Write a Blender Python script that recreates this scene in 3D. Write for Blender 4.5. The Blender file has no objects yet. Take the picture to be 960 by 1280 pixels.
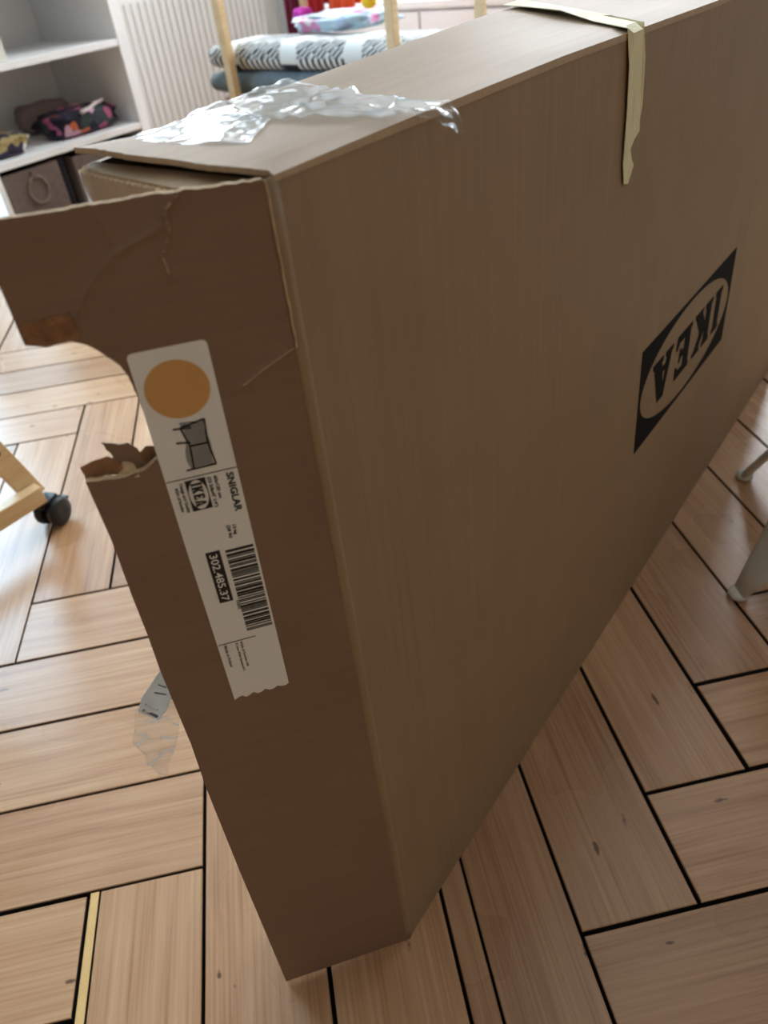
import bpy, bmesh, math, random
from mathutils import Vector, Matrix, noise
from mathutils.geometry import delaunay_2d_cdt
random.seed(7)
scene = bpy.context.scene
C = scene.collection

# ------------------------------------------------------------------ camera
cam_d = bpy.data.cameras.new('camera'); cam = bpy.data.objects.new('camera', cam_d); C.objects.link(cam)
cam.location = (-0.205718, -0.211746, 0.730275)
cam.rotation_euler = (0.897688, 0.099649, -0.944281)
cam_d.sensor_fit = 'VERTICAL'; cam_d.sensor_height = 36.0
cam_d.lens = 935.09 / 1280 * 36.0
cam_d.clip_start = 0.02
cam_d.dof.use_dof = True; cam_d.dof.focus_distance = 0.50; cam_d.dof.aperture_fstop = 9.0
scene.camera = cam

# ------------------------------------------------------------------ view, world, daylight
vs = scene.view_settings
vs.view_transform = 'Standard'; vs.look = 'None'; vs.gamma = 1.0; vs.use_curve_mapping = False
vs.exposure = 0.31
world = bpy.data.worlds.new('sky'); scene.world = world; world.use_nodes = True
world.node_tree.nodes['Background'].inputs[0].default_value = (0.62, 0.8, 1.0, 1)
world.node_tree.nodes['Background'].inputs[1].default_value = 0.6

def daylight(name, loc, rot, sx, sy, power, col):
    l = bpy.data.lights.new(name, 'AREA'); l.shape = 'RECTANGLE'; l.size = sx; l.size_y = sy
    l.energy = power; l.color = col
    o = bpy.data.objects.new(name, l); C.objects.link(o); o.location = loc; o.rotation_euler = rot
    return o
PI = math.pi
# daylight coming in through the balcony door, the window over the radiator and the window in the back wall
daylight('daylight_balcony_door', (0.52, 2.86, 1.12), (-PI/2, 0, 0), 0.80, 2.05, 62, (0.50, 0.76, 1.0))
daylight('daylight_radiator_window', (2.10, 2.86, 1.50), (-PI/2, 0, 0), 1.05, 1.30, 50, (0.88, 0.94, 1.0))
daylight('daylight_back_window', (3.06, -0.55, 1.50), (0, PI/2, 0), 1.25, 1.15, 7, (0.90, 0.95, 1.0))
daylight('daylight_cabinet_window', (3.06, 0.92, 1.50), (0, PI/2, 0), 1.25, 1.50, 80, (0.92, 0.95, 1.0))

# added warm fill light, low behind the photographer, out of frame
lp = bpy.data.lights.new('warm_fill_light', 'POINT'); lp.energy = 1.6; lp.color = (1.0, 0.60, 0.24); lp.shadow_soft_size = 0.12
lo = bpy.data.objects.new('warm_fill_light', lp); C.objects.link(lo); lo.location = (-0.25, -1.45, 0.55)

# ------------------------------------------------------------------ materials
MATS = {}
def nmat(name):
    m = bpy.data.materials.new(name); m.use_nodes = True
    nt = m.node_tree; b = nt.nodes['Principled BSDF']
    MATS[name] = m
    return m, nt, b
def srgb(r, g, b):
    f = lambda c: ((c/255+0.055)/1.055)**2.4 if c/255 > 0.04045 else c/255/12.92
    return (f(r), f(g), f(b), 1)
def N(nt, t, **kw):
    n = nt.nodes.new(t)
    for k, v in kw.items():
        if k in n.inputs: n.inputs[k].default_value = v
        else: setattr(n, k, v)
    return n
def ramp(nt, stops):
    r = nt.nodes.new('ShaderNodeValToRGB')
    e = r.color_ramp.elements
    while len(e) < len(stops): e.new(0.5)
    for i, (p, c) in enumerate(stops): e[i].position = p; e[i].color = c
    return r
def simple(name, col, rough=0.6, var=0.12, scale=8.0, bump=0.0, bscale=60.0, metal=0.0, spec=0.5, coord='Object'):
    m, nt, b = nmat(name)
    tc = N(nt, 'ShaderNodeTexCoord')
    nz = N(nt, 'ShaderNodeTexNoise', Scale=scale, Detail=4.0)
    nt.links.new(tc.outputs[coord], nz.inputs['Vector'])
    d = tuple(c*(1-var) for c in col[:3])+(1,); l = tuple(min(1, c*(1+var)) for c in col[:3])+(1,)
    r = ramp(nt, [(0.3, d), (0.7, l)])
    nt.links.new(nz.outputs['Fac'], r.inputs['Fac']); nt.links.new(r.outputs[0], b.inputs['Base Color'])
    b.inputs['Roughness'].default_value = rough; b.inputs['Metallic'].default_value = metal
    b.inputs['Specular IOR Level'].default_value = spec
    if bump:
        nb = N(nt, 'ShaderNodeTexNoise', Scale=bscale, Detail=3.0)
        nt.links.new(tc.outputs[coord], nb.inputs['Vector'])
        bp = N(nt, 'ShaderNodeBump', Strength=bump, Distance=0.002)
        nt.links.new(nb.outputs['Fac'], bp.inputs['Height']); nt.links.new(bp.outputs[0], b.inputs['Normal'])
    return m

def cardboard(name, base, vec, rough=0.64):
    # kraft paper: fibre mottling, faint flute lines along `vec`'s constant direction
    m, nt, b = nmat(name)
    tc = N(nt, 'ShaderNodeTexCoord')
    n1 = N(nt, 'ShaderNodeTexNoise', Scale=14.0, Detail=5.0)
    mp = N(nt, 'ShaderNodeMapping'); mp.inputs['Scale'].default_value = vec
    n2 = N(nt, 'ShaderNodeTexNoise', Scale=1.0, Detail=2.0)
    nt.links.new(tc.outputs['Object'], n1.inputs['Vector']); nt.links.new(tc.outputs['Object'], mp.inputs['Vector'])
    nt.links.new(mp.outputs[0], n2.inputs['Vector'])
    mx = N(nt, 'ShaderNodeMath', operation='ADD'); nt.links.new(n1.outputs['Fac'], mx.inputs[0]); nt.links.new(n2.outputs['Fac'], mx.inputs[1])
    hv = N(nt, 'ShaderNodeMath', operation='MULTIPLY'); nt.links.new(mx.outputs[0], hv.inputs[0]); hv.inputs[1].default_value = 0.5
    d = tuple(c*0.90 for c in base[:3])+(1,); l = tuple(c*1.08 for c in base[:3])+(1,)
    r = ramp(nt, [(0.32, d), (0.68, l)])
    nt.links.new(hv.outputs[0], r.inputs['Fac']); nt.links.new(r.outputs[0], b.inputs['Base Color'])
    b.inputs['Roughness'].default_value = rough
    b.inputs['Specular IOR Level'].default_value = 0.5
    n3 = N(nt, 'ShaderNodeTexNoise', Scale=500.0, Detail=2.0); nt.links.new(tc.outputs['Object'], n3.inputs['Vector'])
    ad = N(nt, 'ShaderNodeMath', operation='MULTIPLY_ADD'); nt.links.new(n3.outputs['Fac'], ad.inputs[0]); ad.inputs[1].default_value = 0.15
    nt.links.new(n2.outputs['Fac'], ad.inputs[2])
    bp = N(nt, 'ShaderNodeBump', Strength=0.12, Distance=0.0015)
    nt.links.new(ad.outputs[0], bp.inputs['Height']); nt.links.new(bp.outputs[0], b.inputs['Normal'])
    return m
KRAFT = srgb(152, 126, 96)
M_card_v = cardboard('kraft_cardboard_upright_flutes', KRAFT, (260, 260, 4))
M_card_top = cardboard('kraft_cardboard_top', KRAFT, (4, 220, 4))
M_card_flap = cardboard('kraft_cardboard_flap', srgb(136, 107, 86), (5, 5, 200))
M_card_in = cardboard('kraft_cardboard_inside', srgb(184, 158, 126), (300, 300, 5))
M_torn = simple('torn_paper_ply', srgb(200, 172, 136), 0.9, 0.25, 160, 0.8, 300)
M_tornbrown = simple('torn_brown_ply', srgb(148, 106, 72), 0.9, 0.4, 120, 1.0, 200)
M_ink = simple('printing_ink', srgb(22, 22, 20), 0.5, 0.1)
M_inkdark = simple('carton_ink', srgb(16, 17, 15), 0.85, 0.15, spec=0.15)
M_label = simple('label_paper', srgb(240, 238, 232), 0.45, 0.03)
M_disc = simple('amber_sticker', srgb(216, 164, 98), 0.35, 0.05)
M_masking = simple('masking_tape', srgb(236, 228, 186), 0.7, 0.05, 40, 0.3, 300)
M_white = simple('white_lacquer', srgb(248, 249, 250), 0.4, 0.03)
M_wall = simple('wall_paint', srgb(226, 224, 216), 0.8, 0.03, 3)
M_ceil = simple('ceiling_paint', srgb(232, 230, 224), 0.9, 0.02, 3)
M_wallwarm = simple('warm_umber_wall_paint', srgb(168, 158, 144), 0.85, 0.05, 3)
M_wallback = simple('blue_grey_wall_paint', srgb(208, 214, 218), 0.8, 0.03, 3)
M_rad = simple('radiator_enamel', srgb(212, 209, 204), 0.35, 0.02)
M_black = simple('black_plastic', srgb(14, 16, 20), 0.45, 0.2)
M_subfloor = simple('dark_joint_filler', srgb(34, 27, 22), 0.9, 0.3, 30)
M_whiteplastic = simple('white_plastic', srgb(222, 222, 212), 0.35, 0.03)
M_felt = simple('brown_fabric', srgb(112, 98, 92), 0.95, 0.15, 60, 0.4, 300)
M_dark = simple('dark_navy', srgb(30, 32, 46), 0.8, 0.2)

def wood(name, cols, scale_along=3.0, scale_across=46.0, rough=0.36, knots=True, coat=0.0, rnd=True):
    m, nt, b = nmat(name)
    tc = N(nt, 'ShaderNodeTexCoord'); oi = N(nt, 'ShaderNodeObjectInfo')
    ofs = N(nt, 'ShaderNodeMath', operation='MULTIPLY'); ofs.inputs[1].default_value = 37.0
    nt.links.new(oi.outputs['Random'], ofs.inputs[0])
    add = N(nt, 'ShaderNodeVectorMath', operation='ADD')
    cmb = N(nt, 'ShaderNodeCombineXYZ')
    for i in range(3): nt.links.new(ofs.outputs[0], cmb.inputs[i])
    nt.links.new(tc.outputs['Object'], add.inputs[0]); nt.links.new(cmb.outputs[0], add.inputs[1])
    # warped long grain
    wn = N(nt, 'ShaderNodeTexNoise', Scale=4.0, Detail=2.0); nt.links.new(add.outputs[0], wn.inputs['Vector'])
    mp = N(nt, 'ShaderNodeMapping'); mp.inputs['Scale'].default_value = (scale_along, scale_across, scale_across)
    nt.links.new(add.outputs[0], mp.inputs['Vector'])
    wv = N(nt, 'ShaderNodeVectorMath', operation='MULTIPLY_ADD'); wv.inputs[1].default_value = (0.4, 2.0, 2.0)
    nt.links.new(wn.outputs['Color'], wv.inputs[0]); nt.links.new(mp.outputs[0], wv.inputs[2])
    g = N(nt, 'ShaderNodeTexNoise', Scale=1.0, Detail=7.0, Roughness=0.62); nt.links.new(wv.outputs[0], g.inputs['Vector'])
    big = N(nt, 'ShaderNodeTexNoise', Scale=5.0, Detail=2.0); nt.links.new(add.outputs[0], big.inputs['Vector'])
    mx = N(nt, 'ShaderNodeMix', data_type='FLOAT'); mx.inputs[0].default_value = 0.36
    nt.links.new(g.outputs['Fac'], mx.inputs[2]); nt.links.new(big.outputs['Fac'], mx.inputs[3])
    mf = N(nt, 'ShaderNodeMapping'); mf.inputs['Scale'].default_value = (scale_along*2.5, scale_across*6, scale_across*6)
    nt.links.new(add.outputs[0], mf.inputs['Vector'])
    fine = N(nt, 'ShaderNodeTexNoise', Scale=1.0, Detail=3.0); nt.links.new(mf.outputs[0], fine.inputs['Vector'])
    mx2 = N(nt, 'ShaderNodeMix', data_type='FLOAT'); mx2.inputs[0].default_value = 0.38
    nt.links.new(mx.outputs[0], mx2.inputs[2]); nt.links.new(fine.outputs['Fac'], mx2.inputs[3])
    r = ramp(nt, [(0.30, cols[0]), (0.5, cols[1]), (0.70, cols[2])])
    nt.links.new(mx2.outputs[0], r.inputs['Fac'])
    out = r.outputs[0]
    if rnd:
        # each board has its own tone
        rr = ramp(nt, [(0.0, (0.80, 0.74, 0.70, 1)), (0.35, (1.0, 0.93, 0.86, 1)), (0.7, (1.06, 1.02, 0.96, 1)), (1.0, (0.90, 0.80, 0.72, 1))])
        nt.links.new(oi.outputs['Random'], rr.inputs['Fac'])
        ml = N(nt, 'ShaderNodeMix', data_type='RGBA', blend_type='MULTIPLY'); ml.inputs[0].default_value = 1.0
        nt.links.new(out, ml.inputs[6]); nt.links.new(rr.outputs[0], ml.inputs[7]); out = ml.outputs[2]
    if knots:
        mk = N(nt, 'ShaderNodeMapping'); mk.inputs['Scale'].default_value = (11, 30, 11)
        nt.links.new(add.outputs[0], mk.inputs['Vector'])
        v = N(nt, 'ShaderNodeTexVoronoi', Scale=1.0); v.inputs['Randomness'].default_value = 1.0
        nt.links.new(mk.outputs[0], v.inputs['Vector'])
        kn = N(nt, 'ShaderNodeTexNoise', Scale=90.0, Detail=2.0); nt.links.new(add.outputs[0], kn.inputs['Vector'])
        ka = N(nt, 'ShaderNodeMath', operation='MULTIPLY_ADD'); ka.inputs[1].default_value = 0.22
        nt.links.new(kn.outputs['Fac'], ka.inputs[0]); nt.links.new(v.outputs['Distance'], ka.inputs[2])
        kr = ramp(nt, [(0.15, (0.12, 0.07, 0.04, 1)), (0.185, (1, 1, 1, 1))])
        nt.links.new(ka.outputs[0], kr.inputs['Fac'])
        m2 = N(nt, 'ShaderNodeMix', data_type='RGBA', blend_type='MULTIPLY'); m2.inputs[0].default_value = 0.85
        nt.links.new(out, m2.inputs[6]); nt.links.new(kr.outputs[0], m2.inputs[7]); out = m2.outputs[2]
    nt.links.new(out, b.inputs['Base Color'])
    rrn = N(nt, 'ShaderNodeMapRange'); rrn.inputs[3].default_value = rough-0.05; rrn.inputs[4].default_value = rough+0.1
    nt.links.new(big.outputs['Fac'], rrn.inputs[0]); nt.links.new(rrn.outputs[0], b.inputs['Roughness'])
    b.inputs['Coat Weight'].default_value = coat; b.inputs['Coat Roughness'].default_value = 0.3
    bp = N(nt, 'ShaderNodeBump', Strength=0.12, Distance=0.0006)
    nt.links.new(g.outputs['Fac'], bp.inputs['Height']); nt.links.new(bp.outputs[0], b.inputs['Normal'])
    return m
M_plank = wood('floor_board_wood', (srgb(146, 104, 72), srgb(185, 147, 112), srgb(206, 173, 140)), 2.2, 60.0, 0.26)
M_strip = simple('pale_filler_strip', srgb(222, 184, 120), 0.5, 0.06, 30)
M_pine = wood('pine_wood', (srgb(200, 162, 112), srgb(224, 194, 148), srgb(234, 212, 174)), 3, 50, 0.45, False, 0.0, False)

def clear_plastic(name, white=0.12, rough=0.08, alpha=0.22, fres=0.45):
    m, nt, b = nmat(name)
    nt.nodes.remove(b)
    out = nt.nodes['Material Output']
    tr = N(nt, 'ShaderNodeBsdfTransparent'); tr.inputs[0].default_value = (0.95, 0.96, 0.96, 1)
    gl = N(nt, 'ShaderNodeBsdfGlossy', Roughness=rough); gl.inputs[0].default_value = (0.95, 0.97, 1, 1)
    df = N(nt, 'ShaderNodeBsdfDiffuse'); df.inputs[0].default_value = (0.85, 0.87, 0.87, 1)
    tc = N(nt, 'ShaderNodeTexCoord'); nz = N(nt, 'ShaderNodeTexNoise', Scale=90.0, Detail=3.0); nt.links.new(tc.outputs['Object'], nz.inputs['Vector'])
    bp = N(nt, 'ShaderNodeBump', Strength=0.2, Distance=0.001); nt.links.new(nz.outputs['Fac'], bp.inputs['Height'])
    nt.links.new(bp.outputs[0], gl.inputs['Normal'])
    lw = N(nt, 'ShaderNodeFresnel', IOR=1.16); nt.links.new(bp.outputs[0], lw.inputs['Normal'])
    ad = N(nt, 'ShaderNodeMath', operation='ADD'); ad.use_clamp = True; ad.inputs[1].default_value = alpha
    sc_ = N(nt, 'ShaderNodeMath', operation='MULTIPLY'); sc_.inputs[1].default_value = fres; nt.links.new(lw.outputs[0], sc_.inputs[0]); nt.links.new(sc_.outputs[0], ad.inputs[0])
    m1 = N(nt, 'ShaderNodeMixShader', Fac=white); nt.links.new(gl.outputs[0], m1.inputs[1]); nt.links.new(df.outputs[0], m1.inputs[2])
    m2 = N(nt, 'ShaderNodeMixShader'); nt.links.new(ad.outputs[0], m2.inputs[0]); nt.links.new(tr.outputs[0], m2.inputs[1]); nt.links.new(m1.outputs[0], m2.inputs[2])
    nt.links.new(m2.outputs[0], out.inputs['Surface'])
    return m
M_clear = clear_plastic('clear_packing_tape', 0.4, 0.08, 0.03, 0.35)
M_pouch = clear_plastic('clear_plastic_pouch', 0.6, 0.15, 0.04)
M_glass = clear_plastic('window_glass', 0.0, 0.02, 0.0)

def patterned(name, kind, cols):
    m, nt, b = nmat(name)
    tc = N(nt, 'ShaderNodeTexCoord')
    b.inputs['Roughness'].default_value = 0.9
    if kind == 'floral':
        v = N(nt, 'ShaderNodeTexVoronoi', Scale=34.0); nt.links.new(tc.outputs['Object'], v.inputs['Vector'])
        sp = N(nt, 'ShaderNodeSeparateColor'); nt.links.new(v.outputs['Color'], sp.inputs[0])
        r = ramp(nt, cols); r.color_ramp.interpolation = 'CONSTANT'
        nt.links.new(sp.outputs[0], r.inputs['Fac']); nt.links.new(r.outputs[0], b.inputs['Base Color'])
    elif kind == 'stripe':
        w = N(nt, 'ShaderNodeTexWave', Scale=cols[2]); w.bands_direction = 'Z'
        nt.links.new(tc.outputs['Object'], w.inputs['Vector'])
        r = ramp(nt, [(0.4, cols[0]), (0.6, cols[1])]); nt.links.new(w.outputs['Fac'], r.inputs['Fac']); nt.links.new(r.outputs[0], b.inputs['Base Color'])
    elif kind == 'geo':
        # woven black and white bands: upright bars below, a lattice of diamonds above, plain white and black blocks between
        s = N(nt, 'ShaderNodeSeparateXYZ'); nt.links.new(tc.outputs['Object'], s.inputs[0])
        def math2(op, a, bv=None):
            n = N(nt, 'ShaderNodeMath', operation=op)
            for i, q in enumerate((a, bv)):
                if q is None: continue
                if isinstance(q, (int, float)): n.inputs[i].default_value = q
                else: nt.links.new(q, n.inputs[i])
            return n.outputs[0]
        y = s.outputs['Y']; z = s.outputs['Z']; x = s.outputs['X']
        up = math2('ADD', z, x)                                   # runs over the rounded front edge
        bars = math2('GREATER_THAN', math2('FRACT', math2('MULTIPLY', y, 46.0)), 0.48)
        dia = math2('GREATER_THAN', math2('ADD', math2('ABSOLUTE', math2('SUBTRACT', math2('FRACT', math2('MULTIPLY', y, 17.0)), 0.5)),
                     math2('ABSOLUTE', math2('SUBTRACT', math2('FRACT', math2('MULTIPLY', up, 26.0)), 0.5))), 0.5)
        chk = math2('GREATER_THAN', math2('FRACT', math2('ADD', math2('MULTIPLY', y, 52.0), math2('MULTIPLY', up, 60.0))), 0.45)
        lat = math2('ABSOLUTE', math2('SUBTRACT', dia, chk))
        low = math2('LESS_THAN', z, -0.004)
        pat = math2('ADD', math2('MULTIPLY', low, bars), math2('MULTIPLY', math2('SUBTRACT', 1.0, low), lat))
        fy = math2('FRACT', math2('MULTIPLY', math2('ADD', y, 0.085), 4.2))
        blk = math2('LESS_THAN', fy, 0.26)
        plain = math2('GREATER_THAN', z, -0.018)
        val = math2('ADD', math2('MULTIPLY', blk, plain), math2('MULTIPLY', math2('SUBTRACT', 1.0, blk), pat))
        r = ramp(nt, [(0.4, cols[0]), (0.6, cols[1])]); nt.links.new(val, r.inputs['Fac']); nt.links.new(r.outputs[0], b.inputs['Base Color'])
    return m
M_geo = patterned('black_white_woven_cotton', 'geo', (srgb(32, 38, 46), srgb(226, 228, 226)))
M_greyblue = simple('grey_blue_wool', srgb(106, 118, 124), 0.95, 0.15, 40, 0.4, 200)
M_stripe = patterned('striped_blanket_cotton', 'stripe', (srgb(176, 98, 70), srgb(214, 206, 200), 30.0))
M_floralA = patterned('purple_floral_cotton', 'floral', [(0.0, srgb(28, 24, 40)), (0.45, srgb(60, 38, 74)), (0.62, srgb(168, 84, 120)), (0.75, srgb(48, 60, 58)), (0.86, srgb(206, 110, 70)), (0.93, srgb(206, 160, 178))])
M_floralB = patterned('white_flower_cotton', 'floral', [(0.0, srgb(48, 42, 62)), (0.4, srgb(222, 218, 206)), (0.7, srgb(170, 150, 100)), (0.85, srgb(60, 52, 80))])
M_pastel = patterned('pastel_print_cotton', 'floral', [(0.0, srgb(190, 214, 226)), (0.45, srgb(226, 226, 224)), (0.7, srgb(222, 150, 196)), (0.85, srgb(180, 196, 220))])
M_mauve = simple('mauve_grey_cloth', srgb(150, 132, 134), 0.95, 0.1)
M_red = simple('red_cloth', srgb(176, 32, 34), 0.9, 0.15, 20)
M_orange = simple('orange_cloth', srgb(220, 76, 30), 0.9, 0.15, 20)
M_maroon = simple('maroon_cloth', srgb(112, 28, 52), 0.9, 0.15, 20)
M_yellow = simple('yellow_plush', srgb(228, 178, 30), 0.9, 0.1, 40, 0.5, 200)
M_magenta = simple('magenta_cloth', srgb(214, 70, 190), 0.9, 0.1)
M_paleblue = simple('pale_blue_card', srgb(120, 196, 224), 0.6, 0.05)

# ------------------------------------------------------------------ mesh helpers
def mesh_obj(name, bm, mat, parent=None, smooth=False):
    bmesh.ops.recalc_face_normals(bm, faces=bm.faces[:])
    me = bpy.data.meshes.new(name); bm.to_mesh(me); bm.free()
    if smooth:
        for p in me.polygons: p.use_smooth = True
    for m in (mat if isinstance(mat, (list, tuple)) else [mat]): me.materials.append(m)
    o = bpy.data.objects.new(name, me); C.objects.link(o)
    if parent: o.parent = parent
    return o
def empty(name, loc, rz=0.0):
    e = bpy.data.objects.new(name, None); C.objects.link(e); e.location = loc; e.rotation_euler = (0, 0, rz); e.empty_display_size = 0.05
    return e
def tag(o, label=None, cat=None, group=None, kind=None):
    if label: o['label'] = label
    if cat: o['category'] = cat
    if group: o['group'] = group
    if kind: o['kind'] = kind
    return o
def bx(bm, lo, hi, bevel=0.0, M=None):
    r = bmesh.ops.create_cube(bm, size=1.0)
    vs_ = r['verts']
    S = [hi[i]-lo[i] for i in range(3)]; Cc = [(hi[i]+lo[i])/2 for i in range(3)]
    for v in vs_: v.co = Vector((v.co.x*S[0]+Cc[0], v.co.y*S[1]+Cc[1], v.co.z*S[2]+Cc[2]))
    if bevel:
        es = {e for v in vs_ for e in v.link_edges}
        r2 = bmesh.ops.bevel(bm, geom=list(es), offset=bevel, segments=2, affect='EDGES', profile=0.6)
        vs_ = list({v for f in r2['faces'] for v in f.verts} | {v for v in vs_ if v.is_valid})
    if M:
        for v in vs_: v.co = M @ v.co
def box(name, lo, hi, mat, parent=None, bevel=0.0):
    bm = bmesh.new(); bx(bm, lo, hi, bevel); return mesh_obj(name, bm, mat, parent)
def beam(bm, a, b, w, h, up=(0, 0, 1), bevel=0.0):
    a = Vector(a); b = Vector(b); d = (b-a); L = d.length; d.normalize()
    u = Vector(up); s = d.cross(u).normalized(); u = s.cross(d).normalized()
    M = Matrix((d, s, u)).transposed().to_4x4(); M.translation = a
    bx(bm, (0, -w/2, -h/2), (L, w/2, h/2), bevel, M)
def tube(bm, pts, rad, seg=10):
    # swept round tube along points; rad a number or list
    pts = [Vector(p) for p in pts]; rings = []
    for i, p in enumerate(pts):
        d = (pts[min(i+1, len(pts)-1)]-pts[max(i-1, 0)]).normalized()
        a = Vector((0, 0, 1)) if abs(d.z) < 0.9 else Vector((1, 0, 0))
        s = d.cross(a).normalized(); t = d.cross(s)
        r = rad[i] if isinstance(rad, (list, tuple)) else rad
        rings.append([bm.verts.new(p+(s*math.cos(k*2*PI/seg)+t*math.sin(k*2*PI/seg))*r) for k in range(seg)])
    for i in range(len(rings)-1):
        for k in range(seg): bm.faces.new((rings[i][k], rings[i][(k+1) % seg], rings[i+1][(k+1) % seg], rings[i+1][k]))
    bm.faces.new(rings[0]); bm.faces.new(rings[-1])
def lathe(bm, prof, seg, M):
    rings = [[bm.verts.new(M @ Vector((r*math.cos(k*2*PI/seg), r*math.sin(k*2*PI/seg), z))) for k in range(seg)] for r, z in prof]
    for i in range(len(rings)-1):
        for k in range(seg): bm.faces.new((rings[i][k], rings[i][(k+1) % seg], rings[i+1][(k+1) % seg], rings[i+1][k]))
    bm.faces.new(rings[0]); bm.faces.new(rings[-1])
def jag(pts, flags, step, amp, seed):
    # refine an outline; edges flagged True get a torn, irregular line
    out = []; n = len(pts)
    for i in range(n):
        a = Vector(pts[i]); b = Vector(pts[(i+1) % n]); out.append(a)
        if flags is True or (flags and flags[i]):
            L = (b-a).length; k = max(1, int(L/step)); t = (b-a).normalized() if L else Vector((0, 0)); nn = Vector((-t.y, t.x))
            for j in range(1, k):
                q = a.lerp(b, j/k); out.append(q+nn*amp*noise.noise(Vector((q.x*420+seed, q.y*420, seed)))*2)
    return out
def sheet(name, outline, fn, mat, parent, thick, grid=0.0, extra=(), edge_mat=None, smooth=False):
    """solid sheet: outline (2D, metres) filled, mapped by fn(p, side) with side 0 = front, 1 = back"""
    vs2 = [Vector(p) for p in outline]; n = len(vs2)
    edges = [(i, (i+1) % n) for i in range(n)]
    pts = list(vs2)
    if grid:
        x0 = min(p.x for p in vs2); x1 = max(p.x for p in vs2); y0 = min(p.y for p in vs2); y1 = max(p.y for p in vs2)
        nx = int((x1-x0)/grid); ny = int((y1-y0)/grid)
        for i in range(1, nx):
            for j in range(1, ny):
                pts.append(Vector((x0+(x1-x0)*(i+0.5*(j % 2)*0.9)/nx, y0+(y1-y0)*j/ny)))
    pts += [Vector(p) for p in extra]
    res = delaunay_2d_cdt(pts, edges, [list(range(n))], 1, 1e-6)
    V, Fs = res[0], res[2]
    used = sorted({i for f in Fs for i in f}); idx = {u: i for i, u in enumerate(used)}
    bm = bmesh.new()
    fr = [bm.verts.new(fn(V[u], 0)) for u in used]; bk = [bm.verts.new(fn(V[u], 1)) for u in used]
    cnt = {}
    for f in Fs:
        f = [idx[i] for i in f]
        bm.faces.new([fr[i] for i in f]); bm.faces.new([bk[i] for i in reversed(f)])
        for a, b in zip(f, f[1:]+f[:1]):
            cnt[(a, b)] = 1
    sides = []
    for (a, b) in list(cnt):
        if (b, a) not in cnt:
            sides.append(bm.faces.new((fr[b], fr[a], bk[a], bk[b])))
    if edge_mat:
        for f in sides: f.material_index = 1
    bmesh.ops.recalc_face_normals(bm, faces=bm.faces[:])
    me = bpy.data.meshes.new(name); bm.to_mesh(me); bm.free()
    me.materials.append(mat)
    if edge_mat: me.materials.append(edge_mat)
    if smooth:
        for p in me.polygons: p.use_smooth = (p.material_index == 0)
        me.set_sharp_from_angle(angle=math.radians(40))
    o = bpy.data.objects.new(name, me); C.objects.link(o); o.parent = parent
    return o

# ------------------------------------------------------------------ the room
RX0, RX1, RY0, RY1, RZ = -3.2, 2.85, -2.6, 2.65, 2.55
floor = tag(box('floor', (RX0, RY0, -0.06), (RX1, RY1, -0.020), M_subfloor), kind='structure')
TH = math.radians(46.3); E1 = Vector((math.cos(TH), math.sin(TH))); E2 = Vector((-math.sin(TH), math.cos(TH)))
PW, PL, U0, V0 = 0.1138, 0.598, 0.113, 0.302
def plank_mesh(L, W, g=0.0021):
    bm = bmesh.new(); bx(bm, (-L/2+g, -W/2+g, -0.018), (L/2-g, W/2-g, 0.0))
    top = [e for e in bm.edges if all(v.co.z > -0.001 for v in e.verts)]
    bmesh.ops.bevel(bm, geom=top, offset=0.0009, segments=1, affect='EDGES')
    bmesh.ops.recalc_face_normals(bm, faces=bm.faces[:])
    me = bpy.data.meshes.new('plank'); bm.to_mesh(me); bm.free(); me.materials.append(M_plank); me.materials.append(M_subfloor)
    for p in me.polygons:
        if p.normal.z < 0.5: p.material_index = 1
    return me
PLANK = [plank_mesh(PL, PW, g) for g in (0.0014, 0.0021, 0.0031)]
spots = []
for m in range(-8, 9):
    for i in range(-60, 61):
        du, dv = m*(PL+PW), m*(PL-PW)
        uU = U0+i*PW-PL/2+du; vU = V0-(i+0.5)*PW+dv
        uV = U0+(i+0.5)*PW+du; vV = V0-(i+1)*PW+PL/2+dv
        spots.append((uU, vU, TH, 'U', m, i)); spots.append((uV, vV, TH+PI/2, 'V', m, i))
cand = []
for u, v, a, t, m, i in spots:
    P = E1*u+E2*v
    if RX0-0.2 < P.x < RX1+0.2 and RY0-0.2 < P.y < RY1+0.2:
        # distance from where the photograph was taken, boards in view first
        d = (P-Vector((-0.2, -0.2))); ang = math.atan2(d.y, d.x)
        seen = -0.75 < ang < 2.1 or d.length < 0.55
        cand.append((d.length + (0 if seen else 50), P, a, t, m, i))
cand.sort(key=lambda c: c[0])
def inroom(P, a):
    h = PL/2
    ex = abs(math.cos(a))*h+abs(math.sin(a))*PW/2; ey = abs(math.sin(a))*h+abs(math.cos(a))*PW/2
    return RX0 < P.x-ex and P.x+ex < RX1 and RY0 < P.y-ey and P.y+ey < RY1
rest = bmesh.new()
def clip_plank(bm, P, a):
    b2 = bmesh.new(); bx(b2, (-PL/2+0.002, -PW/2+0.002, -0.018), (PL/2-0.002, PW/2-0.002, 0), 0.0, Matrix.Translation((P.x, P.y, 0)) @ Matrix.Rotation(a, 4, 'Z'))
    for co, no in (((RX0, 0, 0), (-1, 0, 0)), ((RX1, 0, 0), (1, 0, 0)), ((0, RY0, 0), (0, -1, 0)), ((0, RY1, 0), (0, 1, 0))):
        r = bmesh.ops.bisect_plane(b2, geom=b2.verts[:]+b2.edges[:]+b2.faces[:], plane_co=co, plane_no=no, clear_outer=True)
        ed = [e for e in r['geom_cut'] if isinstance(e, bmesh.types.BMEdge)]
        if ed: bmesh.ops.contextual_create(b2, geom=ed)
    me = bpy.data.meshes.new('tmp'); b2.to_mesh(me); b2.free(); bm.from_mesh(me); bpy.data.meshes.remove(me)
nobj = 0
rs = random.Random(3)
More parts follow.
